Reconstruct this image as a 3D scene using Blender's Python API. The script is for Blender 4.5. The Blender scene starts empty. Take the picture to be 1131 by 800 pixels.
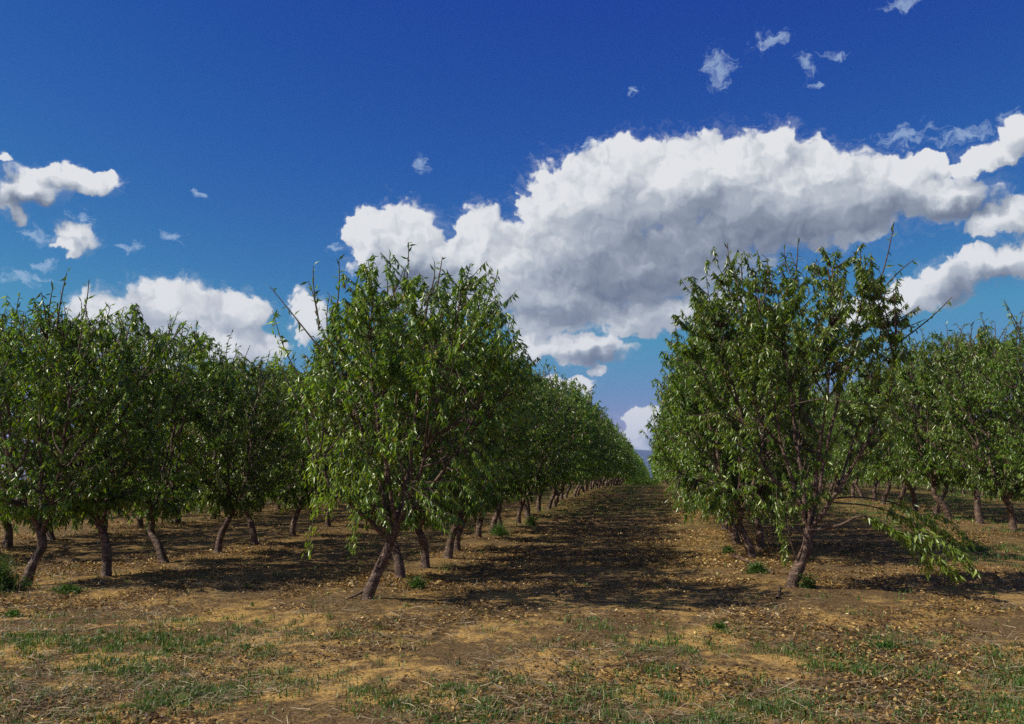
import bpy, math, random
import numpy as np
from math import radians as R

sc = bpy.context.scene
COL = sc.collection

# ------------------------------------------------------------------ helpers
def lattice(ix, iy, seed):
    h = (ix.astype(np.int64) * 374761393 + iy.astype(np.int64) * 668265263 + seed * 144665) & 0xffffffff
    h = ((h ^ (h >> 13)) * 1274126177) & 0xffffffff
    return ((h ^ (h >> 16)) & 0xffff) / 65535.0

def vnoise(x, y, scale, seed=0):
    x = np.asarray(x, float) / scale; y = np.asarray(y, float) / scale
    ix = np.floor(x); iy = np.floor(y); fx = x - ix; fy = y - iy
    fx = fx * fx * (3 - 2 * fx); fy = fy * fy * (3 - 2 * fy)
    a = lattice(ix, iy, seed); b = lattice(ix + 1, iy, seed)
    c = lattice(ix, iy + 1, seed); d = lattice(ix + 1, iy + 1, seed)
    return (a * (1 - fx) + b * fx) * (1 - fy) + (c * (1 - fx) + d * fx) * fy

def fbm(x, y, scale, seed=0, octaves=4):
    t = 0; a = 0.5; n = 0
    for i in range(octaves):
        t = t + a * vnoise(x, y, scale / 2 ** i, seed + 17 * i); n += a; a *= 0.5
    return t / n

ROWS_X = {'far_left': -12.2, 'left': -7.75, 'aisle_left': -3.5, 'aisle_right': 1.68, 'right': 7.9}

def base_z(x, y):
    y = np.asarray(y, float)
    a = 0.0245 * y; b = 0.0245 * 46; k = 12 * 0.0245
    h = np.clip(0.5 + 0.5 * (b - a) / k, 0, 1)
    return b * (1 - h) + a * h - k * h * (1 - h)

def ground_z(x, y):
    x = np.asarray(x, float); y = np.asarray(y, float)
    fade = np.clip((140 - np.hypot(x, y)) / 60, 0, 1)
    z = (fbm(x, y, 1.6, 3, 4) - 0.5) * 0.09 + (fbm(x, y, 0.32, 9, 3) - 0.5) * 0.05
    for rx in ROWS_X.values():
        z = z + 0.05 * np.exp(-((x - rx) / 0.7) ** 2) * np.clip((y - 8.5) / 2, 0, 1)
    return base_z(x, y) + z * fade

def gz(x, y):
    return float(ground_z(np.array([x]), np.array([y]))[0])

def mesh_from(name, V, loops, starts, totals, mats, matidx=None, attrs=None, smooth=False):
    me = bpy.data.meshes.new(name)
    V = np.ascontiguousarray(V, dtype=np.float32)
    me.vertices.add(len(V)); me.vertices.foreach_set('co', V.ravel())
    me.loops.add(len(loops)); me.loops.foreach_set('vertex_index', np.ascontiguousarray(loops, dtype=np.int32))
    me.polygons.add(len(starts)); me.polygons.foreach_set('loop_start', np.ascontiguousarray(starts, dtype=np.int32))
    try:
        me.polygons.foreach_set('loop_total', np.ascontiguousarray(totals, dtype=np.int32))
    except Exception:
        pass
    if smooth:
        me.polygons.foreach_set('use_smooth', np.ones(len(starts), dtype=bool))
    for m in (mats if isinstance(mats, (list, tuple)) else [mats]):
        me.materials.append(m)
    if matidx is not None:
        me.polygons.foreach_set('material_index', np.ascontiguousarray(matidx, dtype=np.int32))
    me.update(calc_edges=True)
    if attrs:
        for k, v in attrs.items():
            a = me.attributes.new(k, 'FLOAT', 'FACE'); a.data.foreach_set('value', np.ascontiguousarray(v, dtype=np.float32))
    me.validate()
    return me

def mesh_faces(name, V, F, mats, attrs=None, smooth=False):
    """F: (n,k) index array, all faces with k corners."""
    F = np.asarray(F); n, k = F.shape
    return mesh_from(name, V, F.ravel(), np.arange(n) * k, np.full(n, k), mats, None, attrs, smooth)

def norm(a):
    return a / np.maximum(np.linalg.norm(a, axis=-1, keepdims=True), 1e-9)

def tubes(P, Rr, k):
    """P (m,n,3) centre lines, Rr (m,n) radii -> verts, quads."""
    m, n, _ = P.shape
    T = norm(np.gradient(P, axis=1))
    mean = norm(P[:, -1] - P[:, 0])
    ref = np.where(np.abs(mean[:, 1:2]) < 0.8, np.array([[0., 1., 0.]]), np.array([[1., 0., 0.]]))[:, None, :]
    N = norm(np.cross(T, ref)); B = np.cross(T, N)
    a = np.arange(k) * 2 * np.pi / k
    V = P[:, :, None, :] + Rr[:, :, None, None] * (np.cos(a)[None, None, :, None] * N[:, :, None, :] + np.sin(a)[None, None, :, None] * B[:, :, None, :])
    idx = np.arange(m * n * k).reshape(m, n, k)
    nx = np.roll(idx, -1, axis=2)
    F = np.stack([idx[:, :-1], nx[:, :-1], nx[:, 1:], idx[:, 1:]], -1).reshape(-1, 4)
    return V.reshape(-1, 3), F

class Bag:
    def __init__(s): s.V = []; s.F = []; s.A = []; s.n = 0
    def add(s, V, F, A=None):
        s.V.append(V); s.F.append(np.asarray(F) + s.n); s.n += len(V)
        s.A.append(np.zeros(len(F)) if A is None else A)
    def mesh(s, name, mat, smooth=False, attr=None):
        return mesh_faces(name, np.concatenate(s.V), np.concatenate(s.F), mat,
                          {attr: np.concatenate(s.A)} if attr else None, smooth)

def link(name, me, parent=None, loc=None):
    o = bpy.data.objects.new(name, me); COL.objects.link(o)
    if parent: o.parent = parent
    if loc is not None: o.location = loc
    return o

# ------------------------------------------------------------------ materials
def newmat(name):
    m = bpy.data.materials.new(name); m.use_nodes = True
    nt = m.node_tree; nt.nodes.clear()
    return m, nt
def nd(nt, t, **kw):
    n = nt.nodes.new(t)
    for k, v in kw.items():
        if k in n.inputs.keys() if isinstance(k, str) else False: n.inputs[k].default_value = v
        else: setattr(n, k, v)
    return n
def L(nt, a, b): nt.links.new(a, b)
def ramp(nt, fac, stops, interp='LINEAR'):
    r = nt.nodes.new('ShaderNodeValToRGB'); r.color_ramp.interpolation = interp
    e = r.color_ramp.elements
    while len(e) < len(stops): e.new(0.5)
    for i, (p, c) in enumerate(stops):
        e[i].position = p; e[i].color = (*c, 1)
    L(nt, fac, r.inputs[0]); return r.outputs[0]
def noise(nt, vec, scale, detail=4, rough=0.55, dim='3D'):
    n = nt.nodes.new('ShaderNodeTexNoise'); n.inputs['Scale'].default_value = scale
    n.inputs['Detail'].default_value = detail; n.inputs['Roughness'].default_value = rough
    if vec is not None: L(nt, vec, n.inputs['Vector'])
    return n
def mixc(nt, fac, a, b):
    n = nt.nodes.new('ShaderNodeMix'); n.data_type = 'RGBA'
    for s, v in ((0, fac), (6, a), (7, b)):
        if hasattr(v, 'is_linked') or hasattr(v, 'links'): L(nt, v, n.inputs[s])
        else: n.inputs[s].default_value = v if s == 0 else (*v, 1)
    return n.outputs[2]
def mth(nt, op, a, b=None, c=None, clamp=False):
    n = nt.nodes.new('ShaderNodeMath'); n.operation = op; n.use_clamp = clamp
    for i, v in enumerate((a, b, c)):
        if v is None: continue
        if hasattr(v, 'links'): L(nt, v, n.inputs[i])
        else: n.inputs[i].default_value = v
    return n.outputs[0]

def leaf_material(name, stops, rough=0.42, trans=0.35, attr='tint', spec=0.5):
    m, nt = newmat(name)
    at = nd(nt, 'ShaderNodeAttribute', attribute_name=attr)
    oi = nd(nt, 'ShaderNodeObjectInfo')
    col = ramp(nt, at.outputs['Fac'], stops)
    hs = nd(nt, 'ShaderNodeHueSaturation')
    L(nt, col, hs.inputs['Color'])
    L(nt, mth(nt, 'MULTIPLY_ADD', oi.outputs['Random'], 0.014, 0.499), hs.inputs['Hue'])
    L(nt, mth(nt, 'MULTIPLY_ADD', oi.outputs['Random'], 0.30, 0.85), hs.inputs['Value'])
    p = nd(nt, 'ShaderNodeBsdfPrincipled'); L(nt, hs.outputs[0], p.inputs['Base Color'])
    p.inputs['Roughness'].default_value = rough; p.inputs['Specular IOR Level'].default_value = spec
    tr = nd(nt, 'ShaderNodeBsdfTranslucent')
    tc = nd(nt, 'ShaderNodeHueSaturation'); tc.inputs['Value'].default_value = 1.5; tc.inputs['Saturation'].default_value = 1.1
    tc.inputs['Hue'].default_value = 0.485
    L(nt, hs.outputs[0], tc.inputs['Color']); L(nt, tc.outputs[0], tr.inputs[0])
    mx = nd(nt, 'ShaderNodeMixShader'); mx.inputs[0].default_value = trans
    L(nt, p.outputs[0], mx.inputs[1]); L(nt, tr.outputs[0], mx.inputs[2])
    o = nd(nt, 'ShaderNodeOutputMaterial'); L(nt, mx.outputs[0], o.inputs[0])
    return m

M_LEAF = leaf_material('fruit_tree_leaf', [(0.0, (0.036, 0.080, 0.010)), (0.35, (0.100, 0.190, 0.018)), (0.7, (0.205, 0.320, 0.034)),
                                           (0.93, (0.330, 0.430, 0.075)), (0.955, (0.30, 0.25, 0.04)), (1.0, (0.24, 0.12, 0.035))], 0.36, 0.42, spec=0.9)
M_GRASS = leaf_material('grass_blade', [(0.0, (0.035, 0.085, 0.012)), (0.6, (0.085, 0.17, 0.024)), (0.85, (0.17, 0.21, 0.05)), (1.0, (0.35, 0.28, 0.12))], 0.5, 0.3)
M_LITTER = leaf_material('dry_leaf', [(0.0, (0.036, 0.020, 0.010)), (0.36, (0.115, 0.062, 0.020)), (0.64, (0.31, 0.175, 0.046)),
                                      (0.86, (0.58, 0.37, 0.11)), (1.0, (0.78, 0.62, 0.32))], 0.6, 0.12)
M_STRAW = leaf_material('dry_straw', [(0.0, (0.09, 0.06, 0.04)), (0.5, (0.26, 0.19, 0.11)), (1.0, (0.50, 0.42, 0.28))], 0.7, 0.05)

def bark_material(name, dark, mid, light):
    m, nt = newmat(name)
    tc = nd(nt, 'ShaderNodeTexCoord')
    mp = nd(nt, 'ShaderNodeMapping'); mp.inputs['Scale'].default_value = (1, 1, 2.2); L(nt, tc.outputs['Object'], mp.inputs[0])
    n1 = noise(nt, mp.outputs[0], 9, 7, 0.65)
    mp2 = nd(nt, 'ShaderNodeMapping'); mp2.inputs['Scale'].default_value = (1, 1, 1.3); L(nt, tc.outputs['Object'], mp2.inputs[0])
    n2 = noise(nt, mp2.outputs[0], 45, 5, 0.6)
    f = mth(nt, 'ADD', mth(nt, 'MULTIPLY', n1.outputs[0], 0.6), mth(nt, 'MULTIPLY', n2.outputs[0], 0.45))
    col = ramp(nt, f, [(0.36, dark), (0.52, mid), (0.68, light)])
    p = nd(nt, 'ShaderNodeBsdfPrincipled'); L(nt, col, p.inputs['Base Color']); p.inputs['Roughness'].default_value = 0.62
    bp = nd(nt, 'ShaderNodeBump'); bp.inputs['Strength'].default_value = 1.0; bp.inputs['Distance'].default_value = 0.04
    L(nt, f, bp.inputs['Height']); L(nt, bp.outputs[0], p.inputs['Normal'])
    o = nd(nt, 'ShaderNodeOutputMaterial'); L(nt, p.outputs[0], o.inputs[0])
    return m
M_BARK = bark_material('trunk_bark', (0.018, 0.011, 0.008), (0.085, 0.047, 0.031), (0.36, 0.25, 0.185))
M_TWIG = bark_material('branch_bark', (0.025, 0.015, 0.010), (0.075, 0.045, 0.030), (0.17, 0.115, 0.085))

# ------------------------------------------------------------------ tree generator
def leaves(rng, base, d, size, detail, tint, width=0.25):
    """base (n,3) leaf stalk, d (n,3) unit direction. detail 2: five points, 1: folded quad pair, 0: one quad."""
    n = len(base)
    r = rng.normal(size=(n, 3)); side = norm(np.cross(d, r)); nrm = np.cross(side, d)
    Ln = size[:, None]; W = Ln * width * 0.5
    if detail == 2:
        tip = base + d * Ln - nrm * Ln * rng.uniform(0.0, 0.32, (n, 1))
        c = base + d * Ln * 0.45 - nrm * W * 0.35
        l = base + d * Ln * 0.42 + side * W + nrm * W * 0.15
        q = base + d * Ln * 0.42 - side * W + nrm * W * 0.15
        V = np.stack([base, l, c, q, tip], 1).reshape(-1, 3)
        i = np.arange(n)[:, None] * 5
        F = np.concatenate([i + [0, 2, 1], i + [0, 3, 2], i + [1, 2, 4], i + [2, 3, 4]], 1).reshape(-1, 3)
        A = np.repeat(tint, 4)
    elif detail == 1:
        tip = base + d * Ln - nrm * W * 0.5
        l = base + d * Ln * 0.45 + side * W + nrm * W * 0.25
        q = base + d * Ln * 0.45 - side * W + nrm * W * 0.25
        V = np.stack([base, l, q, tip], 1).reshape(-1, 3)
        i = np.arange(n)[:, None] * 4
        F = np.concatenate([i + [0, 3, 1], i + [0, 2, 3]], 1).reshape(-1, 3)
        A = np.repeat(tint, 2)
    return V, F, A

def bez(p0, p1, p2, n):
    t = np.linspace(0, 1, n)[None, :, None]
    return (1 - t) ** 2 * p0[:, None] + 2 * t * (1 - t) * p1[:, None] + t * t * p2[:, None]

def smooth_line(pts, n):
    pts = np.asarray(pts, float); m = len(pts)
    ext = np.vstack([2 * pts[0] - pts[1], pts, 2 * pts[-1] - pts[-2]])
    out = []
    for s in np.linspace(0, m - 1, n):
        i = min(int(s), m - 2); t = s - i
        p0, p1, p2, p3 = ext[i], ext[i + 1], ext[i + 2], ext[i + 3]
        out.append(0.5 * ((2 * p1) + (-p0 + p2) * t + (2 * p0 - 5 * p1 + 4 * p2 - p3) * t * t + (-p0 + 3 * p1 - 3 * p2 + p3) * t ** 3))
    return np.array(out)

def envelope(rng, n, H, cx, wx, wy, zlo, shell, ws=(.50, .82, .98, 1.0, .97, .84, .55)):
    """points inside a hedged, vase-shaped crown: narrow foot, straight flanks, rounded uneven top."""
    out = []
    zs = np.array([zlo, zlo + .35, zlo + .9, H * .62, H * .84, H * .95, H]); ph = rng.uniform(0, 6.28, 3)
    while len(out) < n:
        z = rng.uniform(zlo, H) if rng.uniform() < .68 else rng.uniform(H * .66, H); a = rng.uniform(0, 2 * np.pi); r = rng.uniform(0, 1) ** (0.5 if not shell else 0.34)
        w = np.interp(z, zs, ws)
        ca, sa = np.cos(a), np.sin(a); q = (abs(ca) ** 3 + abs(sa) ** 3) ** (-1 / 3)
        lump = 1 + (0.15 if ws[0] < .6 else 0.06) * math.sin(2 * a + 2.3 * z + ph[0]) + 0.12 * math.sin(5 * a - 3.1 * z + ph[1])
        out.append((cx + wx * w * r * ca * q * lump, wy * w * r * sa * q * lump, z + (0.16 * math.sin(4 * a + ph[2]) + 0.12 * math.sin(9 * a + ph[0])) * (z > H * .6)))
    return np.array(out)

VASE = (.28, .52, .76, .95, 1.0, .90, .64)
FULL = (.66, .90, 1.0, 1.0, .98, .88, .62)
def make_tree(seed, H=3.55, wx=1.4, wy=1.05, zlo=0.75, trunk=None, limbs=None, nleaf=21000, detail=2, ntwig=780, lsize=0.086,
              shoots=None, cx=None, r0=0.064, nshoot=11, extra=None, bark_sides=12, ws=VASE, window=None):
    rng = np.random.default_rng(seed)
    if trunk is None:
        lean = rng.uniform(0.10, 0.30); fh = rng.uniform(0.60, 0.82); bow = rng.uniform(-0.10, 0.14)
        trunk = [(0, 0, -0.12), (lean * .25 + bow * .6, rng.normal() * .03, fh * .33), (lean * .7 + bow, rng.normal() * .03, fh * .68), (lean, 0, fh)]
    trunk = np.array(trunk, float); fork = trunk[-1]
    if cx is None: cx = fork[0] * 0.6
    tb = Bag()
    tp = smooth_line(trunk, 16); s = np.linspace(0, 1, 16)
    rad = r0 * (1.0 - 0.22 * s + 0.85 * np.exp(-s * 13)) * (1 + 0.045 * np.sin(s * 9 + seed) + 0.03 * np.sin(s * 17 + 2 * seed))
    rad[-1] *= 0.8
    V, F = tubes(tp[None], rad[None], bark_sides)
    V = V + (rng.uniform(-1, 1, V.shape)) * 0.0025
    tb.add(V, F)
    # limbs
    nodes = []; bb = Bag()
    if limbs is None:
        k = rng.integers(4, 7); a0 = rng.uniform(0, 6.28); limbs = []
        for i in range(k):
            a = a0 + i * 2 * np.pi / k + rng.uniform(-.35, .35); rr = rng.uniform(.35, .85)
            e = np.array([cx + wx * rr * np.cos(a), wy * rr * np.sin(a), H * rng.uniform(.80, .97)])
            st = tp[rng.integers(12, 16)]
            m1 = st + (e - st) * .25 + np.array([np.cos(a) * .16, np.sin(a) * .14, .04]); m2 = st + (e - st) * .62 + rng.normal(size=3) * .07
            limbs.append([st, m1, m2, e])
    lr = []
    for lm in limbs:
        P = smooth_line(lm, 16); P[1:-1] += rng.normal(size=(14, 3)) * 0.011
        ra = np.linspace(r0 * rng.uniform(.36, .48), 0.008, 16) ** 1.0
        V, F = tubes(P[None], ra[None], 7); tb.add(V, F)
        for j in range(2, 16): nodes.append((*P[j], ra[j]))
    nodes = np.array(nodes)

    def connect(T, npts, rr0, rr1, N, up, maxlen, curve, bag, sides, droop=0.0):
        D = T[:, None] - N[None, :, :3]; dist = np.linalg.norm(D, axis=2)
        need = up * np.linalg.norm(D[:, :, :2], axis=2) + 0.05
        cost = dist + np.where(D[:, :, 2] < need, (need - D[:, :, 2]) * 1.5, 0)
        j = np.argmin(cost, 1); S = N[j, :3].copy(); d = T - S; ln = np.linalg.norm(d, axis=1, keepdims=True)
        T2 = S + d * np.minimum(1, maxlen / np.maximum(ln, 1e-6)) if maxlen else T
        ln = np.minimum(ln, maxlen) if maxlen else ln
        mid = (S + T2) / 2 + np.stack([d[:, 0], d[:, 1], -np.abs(ln[:, 0]) * curve], 1) * 0.22 + rng.normal(size=S.shape) * 0.06 * ln
        P = bez(S, mid, T2, npts)
        t = np.linspace(0, 1, npts)[None]
        P[:, :, 2] -= droop * t ** 2 * ln
        start = np.minimum(N[j, 3] * 0.8, rr0)
        ra = start[:, None] * (1 - t) + rr1 * t
        V, F = tubes(P, ra, sides); bag.add(V, F)
        return P, ra
    T = envelope(rng, 60, H * .97, cx, wx * .8, wy * .8, zlo + .45, False, ws)
    P2, r2 = connect(T, 9, 0.020, 0.005, nodes, 1.6, None, 0.3, bb, 5)
    n2 = np.concatenate([np.concatenate([P2[:, i], r2[:, i:i + 1]], 1) for i in range(3, 9)])
    N2 = np.concatenate([nodes[nodes[:, 2] > 0.95], n2])
    T = envelope(rng, ntwig, H, cx, wx, wy, zlo, True, ws)
    if window:                                  # an airy pocket on the near side, limbs showing
        wx0, wx1, wz1, wk = window
        pocket = (T[:, 0] > wx0) & (T[:, 0] < wx1) & (T[:, 1] < .45) & (T[:, 2] < wz1)
        T = T[~(pocket & (rng.uniform(size=len(T)) < wk))]
    P3, r3 = connect(T, 6, 0.008, 0.0022, N2, 0.8, 0.8, 0.1, bb, 4, droop=0.14)
    curves = [(P3, 1.0, 1.0)]
    # shoots standing out of the top
    if shoots is None:
        shoots = []
        for i in range(nshoot):
            a = rng.uniform(0, 6.28); rr = rng.uniform(0, .9)
            b = np.array([cx + wx * rr * np.cos(a) * .8, wy * rr * np.sin(a) * .8, H * rng.uniform(.86, .93)])
            e = b + np.array([rng.normal() * .14, rng.normal() * .14, rng.uniform(.35, .75)])
            shoots.append((b, e))
    shoots = list(shoots)
    for i in range(26 if detail == 2 else 10):      # short sprigs along the top
        a = rng.uniform(0, 6.28); rr = rng.uniform(0, 1) ** .6
        b = np.array([cx + wx * rr * np.cos(a) * .82, wy * rr * np.sin(a) * .82, H * (rng.uniform(.90, .97) - .10 * rr ** 3)])
        shoots.append((b, b + np.array([rng.normal() * .07, rng.normal() * .07, rng.uniform(.15, .38)])))
    if len(shoots):
        S0 = np.array([a for a, b in shoots], float); S1 = np.array([b for a, b in shoots], float)
        Ps = bez(S0, (S0 + S1) / 2 + rng.normal(size=S0.shape) * .06, S1, 6)
        t = np.linspace(0.009, 0.0035, 6)[None].repeat(len(S0), 0); t[:-(26 if detail == 2 else 10)] *= 1.35
        V, F = tubes(Ps, t, 4); bb.add(V, F)
    # leaves
    lb = Bag()
    m = len(P3); ci = rng.integers(0, m, nleaf); tt = rng.uniform(0.12, 1.0, nleaf) ** 0.8 * 4.999
    i0 = tt.astype(int); fr = (tt - i0)[:, None]
    pos = P3[ci, i0] * (1 - fr) + P3[ci, i0 + 1] * fr
    tan = norm(P3[ci, i0 + 1] - P3[ci, i0])
    rnd = norm(rng.normal(size=(nleaf, 3)))
    d = norm(tan * 0.25 + rnd * 0.72 + np.array([0, 0, -1.05]))
    tint = np.clip(rng.normal(0.45, 0.24, nleaf) + rng.normal(0, .10, m)[ci], 0, 0.93); y = rng.uniform(size=nleaf); tint[y < 0.03] = 0.97
    sz = lsize * rng.uniform(0.5, 1.28, nleaf)
    V, F, A = leaves(rng, pos, d, sz, detail, tint); lb.add(V, F, A)
    if len(shoots):
        nsh = len(shoots) - (26 if detail == 2 else 10); per = 18; ns = len(shoots)
        ts = np.tile(np.linspace(0.15, 0.999, per), ns) * 4.999; cj = np.repeat(np.arange(ns), per)
        i0 = ts.astype(int); fr = (ts - i0)[:, None]
        keep = rng.uniform(size=len(ts)) < np.repeat(np.where(np.arange(ns) < nsh, rng.uniform(.6, 1, ns), rng.uniform(.25, .75, ns)), per)
        pos = (Ps[cj, i0] * (1 - fr) + Ps[cj, i0 + 1] * fr)[keep]; tan = norm(Ps[cj, i0 + 1] - Ps[cj, i0])[keep]
        d = norm(tan * 0.55 + norm(rng.normal(size=pos.shape)) * 0.85 + np.array([0, 0, -0.35]))
        V, F, A = leaves(rng, pos, d, np.repeat(np.where(np.arange(ns) < nsh, 1.35, 1.0), per)[keep] * lsize * rng.uniform(.6, 1.15, len(pos)), detail, np.clip(rng.normal(.35, .15, len(pos)), 0, .9)); lb.add(V, F, A)
    for (line, rs, nl, sz, spread) in (extra or []):      # hanging or reaching branches with their own leaves
        P = smooth_line(line, 16); ra = np.linspace(rs, 0.003, 16)
        V, F = tubes(P[None], ra[None], 6); bb.add(V, F)
        ts = rng.uniform(spread, 1, nl) * 14.999; i0 = ts.astype(int); fr = (ts - i0)[:, None]
        pos = P[i0] * (1 - fr) + P[i0 + 1] * fr; tan = norm(P[i0 + 1] - P[i0])
        pos = pos + rng.normal(size=pos.shape) * 0.03
        d = norm(tan * 0.5 + norm(rng.normal(size=pos.shape)) * 0.7 + np.array([0, 0, -0.6]))
        V, F, A = leaves(rng, pos, d, sz * rng.uniform(.7, 1.15, nl), detail, np.clip(rng.normal(.65, .18, nl), 0, .93)); lb.add(V, F, A)
    return (tb.mesh('trunk', M_BARK, True), bb.mesh('branches', M_TWIG, True), lb.mesh('crown', M_LEAF, False, 'tint'))

def place_tree(meshes, x, y, rot, s, label, group, sz=None):
    t = bpy.data.objects.new('fruit_tree', None); COL.objects.link(t)
    t.empty_display_size = 0.3
    t.location = (x, y, gz(x, y)); t.rotation_euler = (0, 0, rot); t.scale = (s, s, sz or s)
    t['label'] = label; t['category'] = 'tree'; t['group'] = group
    for n, me in zip(('trunk', 'branches', 'crown'), meshes):
        link(n, me, t)
    return t
# ------------------------------------------------------------------ the trees
rr = random.Random(7)
# the leaning tree at the front of the row left of the aisle
LT = lambda x, z, y=0.0: (x + 3.36, y, z - 0.25)
ar = random.Random(3); APRON = []
for k in range(14):                       # leafy sprays hanging over the sunny flank, low on the left
    ax_, az_, ay_ = ar.uniform(-3.9, -3.2), ar.uniform(1.35, 2.2), ar.uniform(-.75, .2); dx = ar.uniform(-.28, .08); dz = ar.uniform(-.85, -.35)
    APRON.append(([LT(ax_, az_, ay_), LT(ax_ + dx * .6, az_ + .05, ay_ - .1), LT(ax_ + dx, az_ + dz * .5, ay_ - .18), LT(ax_ + dx * 1.1, max(.8, az_ + dz), ay_ - .2)], 0.006, 75, 0.084, .1))
hero_left = make_tree(11, H=3.85, wx=1.30, wy=1.1, zlo=0.85, cx=0.60, window=(-.25, 1.1, 2.3, .6), ws=(.45, .72, .9, 1.0, 1.0, .92, .66), r0=0.070, nleaf=32000, ntwig=1050, lsize=0.086,
    trunk=[(-0.03, 0, -0.1), (0.02, 0, 0.08), (0.11, 0, 0.30), (0.24, 0.02, 0.60), (0.33, 0.02, 0.88)],
    limbs=[[LT(-3.05, 1.05), LT(-3.28, 1.6, .1), LT(-3.62, 2.5, .2), LT(-3.95, 3.7, .1)],
           [LT(-3.03, 1.12), LT(-3.12, 1.9, -.2), LT(-3.25, 2.8, -.35), LT(-3.3, 4.0, -.3)],
           [LT(-3.03, 1.12), LT(-2.95, 1.7, .2), LT(-2.9, 2.7, .4), LT(-2.8, 4.0, .5)],
           [LT(-3.03, 1.10), LT(-2.72, 1.8, -.1), LT(-2.45, 2.7, -.2), LT(-2.2, 3.85, -.3)],
           [LT(-3.03, 1.12), LT(-2.6, 1.65, .3), LT(-2.15, 2.5, .5), LT(-1.95, 3.5, .6)],
           [LT(-3.1, 0.95), LT(-3.45, 1.3, -.2), LT(-3.9, 1.85, -.4), LT(-4.15, 2.7, -.3)]],
    shoots=[(LT(-4.05, 3.55), LT(-4.16, 4.30)), (LT(-3.95, 3.6, .2), LT(-3.9, 4.42, .2)), (LT(-3.4, 3.8), LT(-3.45, 4.35)), (LT(-3.0, 3.8), LT(-2.93, 4.55)),
            (LT(-3.1, 3.8, .1), LT(-3.2, 4.42, .1)), (LT(-2.6, 3.75), LT(-2.5, 4.35)), (LT(-2.3, 3.7), LT(-2.15, 4.25)), (LT(-2.0, 3.6), LT(-1.82, 4.1)),
            (LT(-4.0, 3.2), LT(-4.72, 4.05)), (LT(-4.1, 3.5, .1), LT(-4.3, 4.15, .2)), (LT(-2.8, 3.8, .3), LT(-2.7, 4.4, .4)), (LT(-3.7, 3.8, .3), LT(-3.65, 4.4, .4))],
    extra=[([LT(-4.0, 2.4), LT(-4.3, 2.9), LT(-4.52, 3.3), LT(-4.68, 3.75)], 0.012, 60, 0.12, .3),
           ([LT(-3.9, 2.2), LT(-4.3, 2.6), LT(-4.5, 2.95), LT(-4.65, 3.15)], 0.010, 60, 0.11, .3),
           *APRON])
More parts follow.
